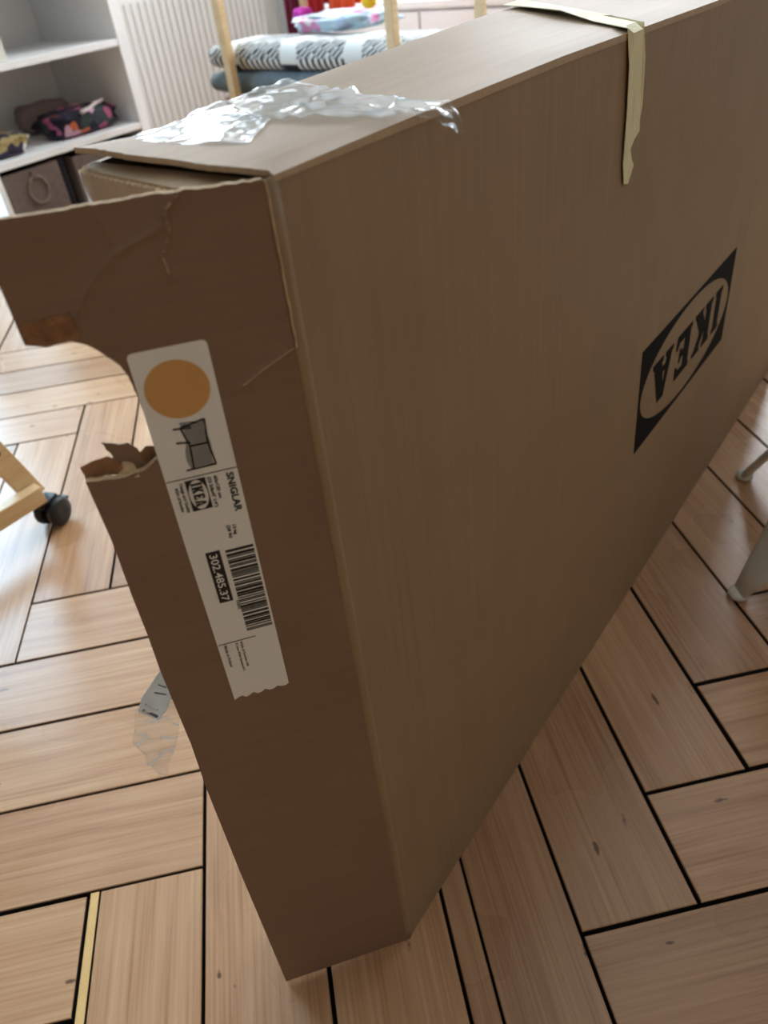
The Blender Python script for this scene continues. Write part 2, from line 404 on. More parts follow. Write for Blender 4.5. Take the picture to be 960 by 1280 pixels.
for dist, P, a, t, m, i in cand:
    if nobj < 285 and inroom(P, a) and dist < 50:
        g = rs.choice((0, 0, 1, 1, 1, 2))
        if t == 'U' and m == 0 and i == 3:
            # a board that has split lengthwise
            s = 0.026
            for k, (w, c) in enumerate(((PW-s, -s/2), (s, PW/2-s/2))):
                o = bpy.data.objects.new('plank', plank_mesh(PL, w, 0.0013)); C.objects.link(o); o.parent = floor
                q = P+E2*c; o.location = (q.x, q.y, 0); o.rotation_euler = (0, 0, a); nobj += 1
            continue
        if t == 'U' and m == 0 and i == 0:
            s = 0.010
            o = bpy.data.objects.new('plank', plank_mesh(PL, PW-s, 0.0012)); C.objects.link(o); o.parent = floor
            q = P-E2*(s/2); o.location = (q.x, q.y, 0); o.rotation_euler = (0, 0, a)
            me = plank_mesh(PL, s, 0.0008); me.materials[0] = M_strip
            o = bpy.data.objects.new('filler_strip', me); C.objects.link(o); o.parent = floor; o['label'] = 'pale yellow filler strip let in beside a board'
            q = P+E2*(PW/2-s/2); o.location = (q.x, q.y, 0.0); o.rotation_euler = (0, 0, a); nobj += 2
            continue
        o = bpy.data.objects.new('plank', PLANK[g]); C.objects.link(o); o.parent = floor
        o.location = (P.x, P.y, rs.uniform(-0.0006, 0.0)); o.rotation_euler = (0, 0, a + (PI if rs.random() < 0.5 else 0)); nobj += 1
    else:
        clip_plank(rest, P, a)
tag(mesh_obj('plank_remainder', rest, M_plank, floor), kind='stuff')

def wall_with_holes(name, axis, pos, thick, a0, a1, z0, z1, holes, mat):
    """axis 'x': wall plane at x = pos spanning y; axis 'y': wall plane at y = pos spanning x"""
    bm = bmesh.new()
    def put(p0, p1, q0, q1):
        if p1-p0 < 1e-4 or q1-q0 < 1e-4: return
        lo, hi = min(pos, pos+thick), max(pos, pos+thick)
        if axis == 'y': bx(bm, (p0, lo, q0), (p1, hi, q1))
        else: bx(bm, (lo, p0, q0), (hi, p1, q1))
    cur = a0
    for h0, h1, hz0, hz1 in sorted(holes):
        put(cur, h0, z0, z1); put(h0, h1, z0, hz0); put(h0, h1, hz1, z1); cur = h1
    put(cur, a1, z0, z1)
    return tag(mesh_obj(name, bm, mat), kind='structure')
DOOR = (0.10, 0.96, 0.06, 2.18); WIN1 = (1.55, 2.66, 0.84, 2.18); WIN2 = (-1.15, 0.05, 0.84, 2.18); WIN3 = (0.12, 1.72, 0.84, 2.18)
wall_with_holes('wall_left', 'y', RY1, 0.16, RX0-0.16, RX1+0.16, -0.06, RZ, [DOOR, WIN1], M_wall)
wall_with_holes('wall_back', 'x', RX1, 0.16, RY0, RY1, -0.06, RZ, [WIN2, WIN3], M_wallback)
wall_with_holes('wall_right', 'y', RY0, -0.16, RX0-0.16, RX1+0.16, -0.06, RZ, [], M_wallwarm)
wall_with_holes('wall_front', 'x', RX0, -0.16, RY0, RY1, -0.06, RZ, [], M_wallwarm)
tag(box('ceiling', (RX0-0.16, RY0-0.16, RZ), (RX1+0.16, RY1+0.16, RZ+0.1), M_ceil), kind='structure')
def casement(name, axis, pos, a0, a1, z0, z1, mid, handle=True):
    e = empty(name, (0, 0, 0)); tag(e, kind='structure')
    def b(n, p0, p1, q0, q1, d0, d1, mat):
        if axis == 'y': return box(n, (p0, pos+d0, q0), (p1, pos+d1, q1), mat, e)
        return box(n, (pos+d0, p0, q0), (pos+d1, p1, q1), mat, e)
    f = 0.05
    b('frame_stile', a0, a0+f, z0, z1, 0.03, 0.10, M_white); b('frame_stile', a1-f, a1, z0, z1, 0.03, 0.10, M_white)
    b('frame_rail', a0+f, a1-f, z0, z0+f, 0.03, 0.10, M_white); b('frame_rail', a0+f, a1-f, z1-f, z1, 0.03, 0.10, M_white)
    segs = [(a0+f, a1-f)]
    if mid:
        c = (a0+a1)/2; b('mullion', c-0.03, c+0.03, z0+f, z1-f, 0.03, 0.10, M_white); segs = [(a0+f, c-0.03), (c+0.03, a1-f)]
    for p0, p1 in segs: b('pane', p0, p1, z0+f, z1-f, 0.062, 0.068, M_glass)
    return e
casement('door_1', 'y', RY1, *DOOR, False)
casement('window_1', 'y', RY1, *WIN1, True)
casement('window_2', 'x', RX1, *WIN2, True)
casement('window_3', 'x', RX1, *WIN3, True)
tag(box('baseboard_back', (RX1-0.018, RY0, 0), (RX1, RY1, 0.09), M_white, None, 0.003), kind='structure')
tag(box('trim_1', (2.62, RY1-0.03, 0.0), (2.70, RY1, 0.84), M_white, None, 0.004), kind='structure')

# ------------------------------------------------------------------ the cardboard box
BL, BT, CT = 1.245, 0.1235, 0.004
carton = empty('cardboard_box', (0.6, 0.06, 0))
tag(carton, 'tall flat kraft cardboard carton standing on its long edge with an open torn end flap', 'box')
carton_inv = Matrix.Translation((-0.6, -0.06, 0))
def local(p): return carton_inv @ Vector(p)
def lerp_st(x, st):
    for (x0, v0), (x1, v1) in zip(st, st[1:]):
        if x <= x1: return v0+(v1-v0)*(x-x0)/(x1-x0)
    return st[-1][1]
ZR = [(-1, 0.6608), (0.10, 0.6612), (0.25, 0.6598), (0.34, 0.6575), (0.52, 0.6530), (1.3, 0.646)]
ZL = [(-1, 0.6560), (0.05, 0.6590), (0.16, 0.6620), (0.37, 0.6660), (1.3, 0.672)]
def ztop(x, y): t = max(0, min(1, y/BT)); return lerp_st(x, ZR)*(1-t)+lerp_st(x, ZL)*t
def bow(x, z): return 0.0025*math.sin(PI*max(0, min(1, x/BL)))*math.sin(PI*max(0, min(1, z/0.66)))
# big side panels
outl = [(0.006, 0.0)]+[(x, 0.0) for x in (0.3, 0.6, 0.9)]+[(BL, 0.0)]+[(x, lerp_st(x, ZR)-0.002) for x in (BL, 1.0, 0.52, 0.34, 0.25, 0.10, 0.006)]
sheet('side_panel', outl, lambda p, s: local((p.x, (CT if s else 0)-bow(p.x, p.y), p.y)), M_card_v, carton, CT, 0.03, edge_mat=M_card_in, smooth=True)
outl = [(0.0115, 0.0), (BL, 0.0), (BL, 0.668), (0.5, 0.664), (0.16, 0.659), (0.05, 0.656), (0.0115, 0.6545)]
sheet('side_panel', outl, lambda p, s: local((p.x, BT-(CT if s else 0), p.y)), M_card_v, carton, CT, 0.06, edge_mat=M_card_in, smooth=True)
# the soft fold between the side panel and the end flap
A = math.radians(38); D = Vector((-math.cos(A), math.sin(A), 0)); NF = Vector((-math.sin(A), -math.cos(A), 0))   # along flap, towards viewer
def flap_pt(s, z, off=0.0): return local(D*s+NF*off+Vector((0, 0, z)))
bm = bmesh.new()
pl = [(0.0065, -0.0001), (0.0045, -0.0004), (0.0028, -0.0001), (0.0010, 0.0000), (-0.0012, 0.0010)]
cols = []
for k in range(31):
    z = 0.6590*k/30; w = 0.0006*noise.noise(Vector((z*30, 1, 2)))
    row = []
    for j, (x, y) in enumerate(pl):
        row.append(bm.verts.new(local((x+w*(0 < j < 4), y-0.0008*(j == 2), z))))
    cols.append(row)
for k in range(30):
    for j in range(len(pl)-1): bm.faces.new((cols[k][j], cols[k][j+1], cols[k+1][j+1], cols[k+1][j]))
fo = mesh_obj('fold', bm, M_card_v, carton, True)
sm = fo.modifiers.new('thickness', 'SOLIDIFY'); sm.thickness = 0.002; sm.offset = -1
# torn white paper line where the flap has come away near the top
bm = bmesh.new()
tp = []
for k in range(26):
    z = 0.659-(0.659-0.592)*k/25
    x = -0.0002+0.0005*noise.noise(Vector((z*160, 3, 1)))
    tp.append(local((x, -0.0003, z)))
tube(bm, tp, [0.0004+0.0003*abs(noise.noise(Vector((k*0.7, 0, 5)))) for k in range(26)], 6)
mesh_obj('torn_edge', bm, M_torn, carton)
# top panel, its near end frayed and slightly lifted
o_l = jag([(0.004, -0.0005), (0.0005, 0.03), (0.003, 0.055), (0.001, 0.08), (0.004, 0.1215)], [1, 1, 1, 1, 0], 0.002, 0.0004, 4)
outl = [(p.x, p.y) for p in o_l]+[(x, BT+0.0005) for x in (0.05, 0.16, 0.37, 0.6, BL)]+[(x, -0.0005) for x in (BL, 1.0, 0.52, 0.34, 0.25, 0.10)]
def topfn(p, s):
    x, y = p.x, p.y
    z = ztop(x, y)
    l = max(0, 1-x/0.09); z += l*l*(0.0045*max(0, y/BT)**0.7)
    z += 0.0012*noise.noise(Vector((x*9, y*14, 0)))*max(0, min(1, y/0.02))*max(0, min(1, (BT-y)/0.02))
    ed = min(y+0.0005, BT+0.0005-y); z -= 0.0014*max(0, 1-ed/0.003)**2
    return local((x, y, z-((0.0022+0.0018*min(1, x/0.03)) if s else 0)))
sheet('top_panel', outl, topfn, M_card_top, carton, CT, 0.012, edge_mat=M_card_in, smooth=True)
# flap of the top folded down behind the open end
outl = [(0.0, 0.008), (0.0, 0.116), (0.004, 0.116), (0.0085, 0.10), (0.0145, 0.046), (0.0135, 0.030), (0.010, 0.012)]
sheet('top_flap', outl, lambda p, s: local((0.008-p.x, p.y, 0.6562-0.12*p.x-(0.003 if s else 0)+0.0004*math.sin(p.y*60))), M_card_in, carton, CT, 0.006, smooth=True)
# bottom and far end
sheet('bottom_panel', [(0.0, 0.004), (BL, 0.004), (BL, BT-0.004), (0.0, BT-0.004)], lambda p, s: local((p.x, p.y, 0.0002+(CT if s else 0))), M_card_v, carton, CT)
sheet('end_panel', [(0.004, 0.0045), (BT-0.004, 0.0045), (BT-0.004, 0.655), (0.004, 0.642)], lambda p, s: local((BL-(CT if s else 0.0005), p.x, p.y)), M_card_v, carton, CT)
# flap of the far side panel, almost closed over the opening, with a rounded fold and a corrugated top edge
def inner_path(t):
    # t = metres along the flap from the left fold
    if t < 0.012:
        a = t/0.012*PI/2*0.92
        return Vector((0.004+0.009*(1-math.sin(a)) - 0.001, BT-0.001-0.009*(1-math.cos(a)), 0))
    r = t-0.012
    return Vector((0.003-0.13*r, BT-0.010-r*0.99, 0))
outl = [(0.0, 0.003), (0.105, 0.003), (0.105, 0.651)]+[(0.105-0.105*k/30, 0.651+0.0042*(1-k/30*0.6)+0.0007*((k % 2)*2-1)) for k in range(31)]
outl = [(0.0, 0.003), (0.100, 0.003)]+[(0.100-0.100*k/44, 0.6535+0.0004*((k % 2)*2-1)) for k in range(45)]
def infn(p, s):
    q = inner_path(p.x); q2 = inner_path(p.x+0.0008); t = (q2-q).normalized(); n = Vector((-t.y, t.x, 0))
    if n.x > 0: n = -n
    return local(q+n*(0.0 if s else 0.0035)+Vector((0, 0, p.y)))
sheet('inner_flap', outl, infn, M_card_in, carton, 0.0035, 0.006, edge_mat=M_torn)
# outer end flap, swung open, torn away along its free edge
UP = [(0.0012, 0.6595), (0.0317, 0.6606), (0.0495, 0.6607), (0.0659, 0.6612), (0.0768, 0.6614), (0.0926, 0.6622), (0.1016, 0.6624), (0.1019, 0.6394), (0.1021, 0.6164),
      (0.0944, 0.6139), (0.0898, 0.6142), (0.0852, 0.6141), (0.0806, 0.6117), (0.0767, 0.6077), (0.0734, 0.6035), (0.0712, 0.6004), (0.0696, 0.5954), (0.0686, 0.5842), (0.0684, 0.5665), (0.0680, 0.5535),
      (0.0702, 0.5541), (0.0765, 0.5503), (0.0874, 0.5492), (0.1015, 0.5512), (0.1012, 0.5178), (0.1027, 0.4819), (0.1034, 0.4529), (0.1048, 0.4249), (0.1056, 0.3586), (0.1080, 0.3128), (0.1105, 0.2036), (0.1134, 0.0030), (0.06, 0.0015), (0.0075, 0.0008),
      (0.0012, 0.0008), (0.0012, 0.2), (0.0012, 0.4), (0.0012, 0.592)]
fl = [0]*len(UP)
for i in range(0, 6): fl[i] = 1
for i in range(8, 19): fl[i] = 1
for i in range(19, 23): fl[i] = 1
outl = jag(UP, fl, 0.0022, 0.0003, 2)
CREASE = [[(0.0320, 0.6598), (0.0382, 0.6553), (0.0384, 0.6473), (0.0433, 0.6393), (0.0423, 0.6299)],
          [(0.0360, 0.6560), (0.0413, 0.6493), (0.0608, 0.6428), (0.0728, 0.6330), (0.0810, 0.6237)],
          [(0.0012, 0.5922), (0.0153, 0.5858), (0.0272, 0.5792)], [(0.062, 0.657), (0.059, 0.648), (0.058, 0.638)]]
def dist_poly(p, poly):
    best = 9; side = 1
    for a, b in zip(poly, poly[1:]):
        a = Vector(a); b = Vector(b); ab = b-a; t = max(0, min(1, (p-a).dot(ab)/ab.length_squared)); q = a+ab*t
        d = (p-q).length
        if d < best: best = d; side = 1 if ab.x*(p.y-q.y)-ab.y*(p.x-q.x) > 0 else -1
    return best, side
extra = []
for poly in CREASE:
    for a, b in zip(poly, poly[1:]):
        a = Vector(a); b = Vector(b); k = max(1, int((b-a).length/0.0012)); t = (b-a).normalized(); nn = Vector((-t.y, t.x))
        for j in range(k+1):
            for off in (-0.0022, -0.0009, 0, 0.0009, 0.0022):
                extra.append(a.lerp(b, j/k)+nn*off+t*random.uniform(-2e-4, 2e-4))
extra = [p for p in extra if p.x > 0.0028 and p.y < 0.6585]
def flapz(p):
    h = 0.0
    for k, poly in enumerate(CREASE):
        d, sd = dist_poly(p, poly)
        amp = (0.0012, 0.0011, 0.0009, 0.0006)[k]
        h += amp*math.exp(-(d/0.0011)**2)
        if k == 0: h += 0.0005*sd*math.exp(-d/0.012)
    # gentle waviness of the loose upper corner
    up = max(0, min(1, (p.y-0.612)/0.04))*max(0, min(1, p.x/0.03))
    h += up*(0.0012*math.sin(p.x*70+p.y*40)+0.0008*noise.noise(Vector((p.x*60, p.y*60, 3))))
    
    return h
def flapfn(p, s):
    return flap_pt(p.x, p.y, flapz(p)-(0.0032 if s else 0))
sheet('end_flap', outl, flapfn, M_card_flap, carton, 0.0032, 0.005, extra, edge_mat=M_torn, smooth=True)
for k, poly in ((0, CREASE[0]), (2, CREASE[2])):
    bm = bmesh.new(); pp = []
    for a, b in zip(poly, poly[1:]):
        for j in range(6): pp.append(Vector(a).lerp(Vector(b), j/6))
    pp = [flap_pt(q.x+0.0004*noise.noise(Vector((q.x*300, q.y*300, k))), q.y, flapz(q)-0.0001) for q in pp]
    tube(bm, pp, [0.00018+0.0002*abs(noise.noise(Vector((j*0.6, k, 2)))) for j in range(len(pp))], 6)
    mesh_obj('torn_edge', bm, M_torn, carton)
# bare brown ply where the outer paper is gone
outl = jag([(0.1008, 0.6250), (0.0818, 0.6247), (0.0815, 0.6160), (0.0850, 0.6146), (0.0898, 0.6148), (0.0944, 0.6146), (0.1012, 0.6168)], True, 0.0015, 0.0004, 12)
sheet('torn_ply', outl, lambda p, s: flap_pt(p.x, p.y, flapz(p)+(0.0 if s else 0.0005+0.0004*noise.noise(Vector((p.x*500, p.y*500, 0))))), M_tornbrown, carton, 0.0005, 0.0015)
# ragged plies standing up at the lower torn corner
def scrap(pts, dep, lean, mat, seed, curl=0.0):
    ol = jag(pts, True, 0.0018, 0.0005, seed)
    z0 = min(p[1] for p in pts)
    def f(p, s):
        t = (p.y-z0)
        return flap_pt(p.x, p.y, dep-lean*t+curl*math.sin((p.x-0.068)*180)*0.002-(0.0007 if s else 0))
    return sheet('torn_ply', ol, f, mat, carton, 0.0007, 0.002, smooth=True)
scrap([(0.1022, 0.5500), (0.1025, 0.5556), (0.0964, 0.5563), (0.0906, 0.5570), (0.0860, 0.5540), (0.0850, 0.5480)], -0.0040, 0.2, M_tornbrown, 21, 1.0)
scrap([(0.0880, 0.5480), (0.0882, 0.5570), (0.0908, 0.5640), (0.0839, 0.5618), (0.0800, 0.5622), (0.0768, 0.5585), (0.0759, 0.5500)], -0.0052, 0.12, M_card_flap, 22, 0.6)
scrap([(0.0800, 0.5480), (0.0780, 0.5570), (0.0759, 0.5567), (0.0734, 0.5585), (0.0670, 0.5560), (0.0665, 0.5480)], -0.0062, 0.1, M_tornbrown, 23, 1.0)
scrap([(0.1000, 0.5480), (0.0985, 0.5530), (0.0900, 0.5545), (0.0800, 0.5530), (0.0790, 0.5480)], -0.0028, 0.6, M_torn, 24, 2.0)

# printed mark on the large side panel: dark rectangle, bare oval, heavy letters (upside down)
LET = {
 'I': [[(0, 0), (0.46, 0), (0.46, 0.10), (0.40, 0.13), (0.40, 0.87), (0.46, 0.90), (0.46, 1), (0, 1), (0, 0.90), (0.06, 0.87), (0.06, 0.13), (0, 0.10)]],
 'K': [[(0, 0), (0.46, 0), (0.46, 0.10), (0.40, 0.13), (0.40, 0.42), (0.66, 0.10), (0.60, 0), (1.12, 0), (1.12, 0.10), (1.05, 0.12), (0.72, 0.55), (1.0, 0.88), (1.08, 0.90), (1.08, 1), (0.62, 1), (0.62, 0.90), (0.66, 0.88), (0.40, 0.58), (0.40, 0.87), (0.46, 0.90), (0.46, 1), (0, 1), (0, 0.90), (0.06, 0.87), (0.06, 0.13), (0, 0.10)]],
 'E': [[(0, 0), (0.86, 0), (0.90, 0.30), (0.80, 0.30), (0.70, 0.18), (0.40, 0.18), (0.40, 0.42), (0.54, 0.42), (0.58, 0.34), (0.66, 0.34), (0.66, 0.66), (0.58, 0.66), (0.54, 0.58), (0.40, 0.58), (0.40, 0.82), (0.68, 0.82), (0.77, 0.70), (0.86, 0.70), (0.83, 1), (0, 1), (0, 0.90), (0.06, 0.87), (0.06, 0.13), (0, 0.10)]],
 'A': [[(0, 0), (0.42, 0), (0.42, 0.10), (0.34, 0.12), (0.39, 0.24), (0.56, 0.24), (0.61, 0.12), (0.54, 0.10), (0.54, 0), (1.08, 0), (1.08, 0.10), (1.0, 0.13), (0.68, 1), (0.36, 1), (0.08, 0.13), (0, 0.10)]],
}
ATRI = [(0.425, 0.38), (0.525, 0.38), (0.475, 0.60)]
WID = {'I': 0.46, 'K': 1.12, 'E': 0.90, 'A': 1.08}
def put_sheet(name, outline, fn, mat, parent):
    return sheet(name, outline, fn, mat, parent, 0.0003)
def mark(parent, fn, L, Hh, ink, paper, letter_h, lname='letter'):
    """fn(x, y, h): x along reading direction 0..L, y 0..Hh, h = height off surface"""
    bm = bmesh.new(); n = 64; a, b = L/2*0.965, Hh/2*0.93
    inner = []; outer = []
    for k in range(n):
        t = 2*PI*k/n; c, s = math.cos(t), math.sin(t)
        inner.append((L/2+a*c, Hh/2+b*s)); m = min(L/2/max(1e-6, abs(c)), Hh/2/max(1e-6, abs(s)))
        outer.append((L/2+m*c, Hh/2+m*s))
    # exact corners
    for cx, cy in ((L, Hh), (0, Hh), (0, 0), (L, 0)):
        k = min(range(n), key=lambda i: (outer[i][0]-cx)**2+(outer[i][1]-cy)**2); outer[k] = (cx, cy)
    vi = [bm.verts.new(fn(x, y, 0.0003)) for x, y in inner]; vo = [bm.verts.new(fn(x, y, 0.0003)) for x, y in outer]
    wi = [bm.verts.new(fn(x, y, 0.0)) for x, y in inner]; wo = [bm.verts.new(fn(x, y, 0.0)) for x, y in outer]
    for k in range(n):
        j = (k+1) % n
        bm.faces.new((vi[k], vi[j], vo[j], vo[k])); bm.faces.new((vi[k], wi[k], wi[j], vi[j])); bm.faces.new((vo[k], vo[j], wo[j], wo[k]))
    mesh_obj('oval_ground', bm, ink, parent)
    gap = 0.20; tot = sum(WID[c] for c in 'IKEA')+3*gap
    sc = (L*0.76)/tot; x0 = L*0.12; sy = letter_h
    for c in 'IKEA':
        for poly in LET[c]:
            put_sheet(lname, [(x0+px*sc, Hh/2-sy/2+py*sy) for px, py in poly], lambda p, s: fn(p.x, p.y, 0.0 if s else 0.0003), ink, parent)
        if c == 'A':
            put_sheet('letter_counter', [(x0+px*sc, Hh/2-sy/2+py*sy) for px, py in ATRI], lambda p, s: fn(p.x, p.y, 0.0 if s else 0.0005), paper, parent)
        x0 += (WID[c]+gap)*sc
lg = empty('printed_logo', (0, 0, 0)); lg.parent = carton
lg['label'] = 'black printed IKEA logo upside down on the carton side'
def logo_fn(x, y, h):
    wx = 0.7485-x; wz = 0.3825-y; wx += 0.012*(0.3825-wz)/0.123-0.006
    return local((wx, -bow(wx, wz)-0.0002-h, wz))
mark(lg, logo_fn, 0.2965, 0.1245, M_inkdark, M_card_v, 0.056)

# product label stuck lengthwise on the flap
plabel = empty('product_label', (0, 0, 0)); plabel.parent = carton
plabel['label'] = 'long white product label with barcode, logo and amber round sticker'
def lab(a, b, h):
    # a: metres down the label, b: metres leftwards from its right edge
    s = 0.0356+0.0243*a+b*1.0; z = 0.604-a+0.012*b
    off = flapz(Vector((min(s, 0.0685), min(z, 0.6))))
    return flap_pt(s, z, off+0.0003+h)
LW = 0.0322; LH = 0.2165
outl = [(0.0, 0.0020), (0.0006, 0.0006), (0.0020, 0.0), (0.1, 0.0), (LH-0.0015, 0.0)]
outl += [(LH+0.0006*math.sin(k*1.9)+0.0006*(k % 3), LW*k/14) for k in range(15)]
outl += [(0.1, LW+0.0004), (0.0020, LW), (0.0006, LW-0.0006), (0.0, LW-0.0020)]
sheet('paper', outl, lambda p, s: lab(p.x, p.y, -0.0002 if s else 0.0), M_label, plabel, 0.0002, 0.006, smooth=True)
def quad(name, a0, a1, b0, b1, mat, h=0.0003, parent=None):
    return put_sheet(name, [(a0, b0), (a1, b0), (a1, b1), (a0, b1)], lambda p, s: lab(p.x, p.y, 0.0 if s else h), mat, parent or plabel)
put_sheet('sticker', [(0.0192+0.0134*math.cos(2*PI*k/48), 0.0163+0.0134*math.sin(2*PI*k/48)) for k in range(48)], lambda p, s: lab(p.x, p.y, 0.0 if s else 0.0003), M_disc, plabel)['label'] = 'round amber sticker'
quad('rule', 0.0628, 0.0631, 0.0, LW, M_ink); quad('rule', 0.1716, 0.1719, 0.0115, 0.0318, M_ink)
def text(body, a, b, size, mat=M_ink, bold=0.0, h=0.0003, width=None):
    cu = bpy.data.curves.new('text', 'FONT'); cu.body = body; cu.size = 1.0; cu.offset = bold; cu.resolution_u = 3
    ob = bpy.data.objects.new('text', cu); C.objects.link(ob)
    dg = bpy.context.evaluated_depsgraph_get(); me = bpy.data.meshes.new_from_object(ob.evaluated_get(dg))
    bpy.data.objects.remove(ob); bpy.data.curves.remove(cu)
    xs = [v.co.x for v in me.vertices]; w = max(xs)-min(xs); x0 = min(xs)
    sx = (width/w) if width else size
    for v in me.vertices:
        v.co = lab(a+(v.co.x-x0)*sx, b-v.co.y*size, h)
    me.name = 'lettering'; me.materials.clear(); me.materials.append(mat)
    o = bpy.data.objects.new('lettering', me); C.objects.link(o); o.parent = plabel
    return o
text('SNIGLAR', 0.0648, 0.0054, 0.0046, bold=0.028, width=0.0226)
text('60x120 cm', 0.0648, 0.0112, 0.0022, bold=0.03, width=0.0128)
text('(23 5/8x47 1/4")', 0.0648, 0.0140, 0.0022, bold=0.03, width=0.0172)
text('Design and Quality', 0.0650, 0.0268, 0.0019, bold=0.03, width=0.0168)
text('IKEA of Sweden', 0.0670, 0.0293, 0.0019, bold=0.03, width=0.0136)
text('13 kg', 0.0945, 0.0085, 0.0021, bold=0.03, width=0.0060)
text('(28 lb)', 0.0940, 0.0112, 0.0021, bold=0.03, width=0.0080)
quad('number_block', 0.1078, 0.1420, 0.0176, 0.0246, M_ink)
text('302.485.37', 0.1092, 0.0230, 0.0054, mat=M_label, bold=0.012, h=0.0006, width=0.0316)
text('15202', 0.1428, 0.0163, 0.0022, bold=0.03, width=0.0064)
text('Made in Poland', 0.1730, 0.0290, 0.0021, bold=0.02, width=0.0172)
text('\u00a9 Inter IKEA Systems B.V.', 0.1730, 0.0228, 0.0017, bold=0.02, width=0.0235)
text('IKEA of Sweden AB', 0.1730, 0.0202, 0.0017, bold=0.02, width=0.0200)
def lgl(x, y, h): return lab(0.0645+x, 0.0243-y, h)
mark(plabel, lgl, 0.0172, 0.0092, M_ink, M_label, 0.0050)
rb = random.Random(11); a = 0.1090
while a < 0.1665:
    w = rb.choice((0.0005, 0.0005, 0.0010, 0.0014)); quad('bar', a, min(a+w, 0.167), 0.0012, 0.0150, M_ink); a += w+rb.choice((0.0005, 0.0006, 0.0010, 0.0013))
# line drawing of the slatted cot, lying on its side as printed
def stroke(p, q, w, parent=plabel):
    p = Vector(p); q = Vector(q); t = (q-p).normalized(); n = Vector((-t.y, t.x))*w/2
    put_sheet('drawn_line', [p+n, q+n, q-n, p-n], lambda v, s: lab(v.x, v.y, 0.0 if s else 0.0003), M_ink, parent)
for k in range(26):
    a = 0.0360+0.0222*k/25; f = k/25
    b0 = 0.0092+0.0006*math.sin(f*9); b1 = 0.0195-0.0012*math.sin(f*PI*2)
    stroke((a, b0), (a-0.0010+0.0018*f, b1), 0.00032)
for P in ([(0.0352, 0.0088), (0.0470, 0.0098), (0.0588, 0.0086)], [(0.0372, 0.0196), (0.0470, 0.0176), (0.0588, 0.0186)], [(0.0352, 0.0088), (0.0372, 0.0196)], [(0.0588, 0.0086), (0.0590, 0.0220)], [(0.0382, 0.0150), (0.0372, 0.0228)], [(0.0452, 0.0170), (0.0442, 0.0230)], [(0.0470, 0.0098), (0.0470, 0.0176)]):
    for p, q in zip(P, P[1:]): stroke(p, q, 0.0008)
# masking tape over the top edge, its lower end torn
def mt_fn(p, s):
    # p.x across the tape 0..1 (width), p.y: metres along, 0 at the edge, + over the top, - down the side
    h = 0.0 if s else 0.0005
    if p.y >= 0:
        t = p.y/0.155
        x = 0.3395+0.0285*p.x+0.064*t+0.006*math.sin(t*3); y = 0.1255*t
        lift = 0.0030*max(0, math.sin(PI*min(1, max(0, (t-0.35)/0.5))))*(1-p.x)
        return local((x, y-0.001, ztop(x, y)+0.0012+lift+h))
    d = -p.y
    x = 0.3405+0.0275*p.x+0.11*d+0.002*math.sin(d*40)
    return local((x, -0.0012-bow(x, 0.6)-h-0.0006, lerp_st(0.355, ZR)+0.0002-d))
L_ = [(0, 0.155), (0, 0.12), (0, 0.08), (0, 0.04), (0, 0.012), (0, 0.0), (0, -0.02), (0, -0.05), (0.0, -0.082), (0.15, -0.097)]
R_ = [(0.45, -0.099), (0.75, -0.088), (0.55, -0.082), (0.42, -0.075), (0.62, -0.070), (0.95, -0.066), (0.9, -0.058), (1, -0.05), (1, -0.02), (1, 0.0), (1, 0.012), (1, 0.04), (1, 0.08), (1, 0.12), (1, 0.155)]
ex = [(u, v) for u in (0.2, 0.4, 0.6, 0.8) for v in [0.15-0.008*k for k in range(25)] if v > -0.06]
sheet('masking_tape', L_+R_, mt_fn, M_masking, carton, 0.0005, 0, ex)['label'] = 'strip of cream masking tape with torn end'
# crumpled clear packing tape across the top, curling over the edge
def crumple_tape(name, rows, prof, mat, seed, amp):
    """rows: list of (centre, half width vector, normal) stations"""
    bm = bmesh.new(); g = []
    m = 16
    for i, (c, hw, nrm) in enumerate(rows):
        r = []
        for j in range(m+1):
            t = j/m*2-1; q = Vector(c)+Vector(hw)*t
            hgt = amp(i/(len(rows)-1), t)*(0.5+noise.noise(Vector((q.x*95+seed, q.y*95, q.z*95))) + 0.25*noise.noise(Vector((q.x*200+seed, q.y*200, q.z*60))))
            r.append(bm.verts.new(local(q+Vector(nrm)*max(0.0, hgt))))
        g.append(r)
    for i in range(len(g)-1):
        for j in range(m): bm.faces.new((g[i][j], g[i][j+1], g[i+1][j+1], g[i+1][j]))
    o = mesh_obj(name, bm, mat, carton, True)
    s = o.modifiers.new('thickness', 'SOLIDIFY'); s.thickness = 0.00012
    return o
rows = []
for k in range(40):
    t = k/39
    if t < 0.78:
        u = t/0.78; y = 0.1235*(1-u); xc = 0.100+0.012*(1-u)-0.008*u; hw = 0.032*(1-u)**0.8+0.012
        rows.append(((xc, y, ztop(xc, y)+0.0012), (hw, 0.006, 0), (0, 0, 1)))
    else:
        u = (t-0.78)/0.22; hw = 0.012*(1-u)+0.006
        rows.append(((0.092+0.010*u, -0.004-0.012*u, 0.6625-0.011*u*u), (hw, -0.002, -0.002), (0, -0.5, 0.85)))
crumple_tape('clear_tape', rows, None, M_clear, 5, lambda t, w: 0.002+0.004*max(0, (t-0.25)))['label'] = 'crumpled clear packing tape'
rows = []
for k in range(30):
    t = k/29; y = 0.121-0.07*t; xc = 0.052; rows.append(((xc, y, topfn(Vector((xc, y)), 0).z+0.0006), (0.040*(1-0.5*t), 0.012*t, 0.0), (0, 0, 1)))
crumple_tape('clear_tape', rows, None, M_clear, 15, lambda t, w: 0.0010)
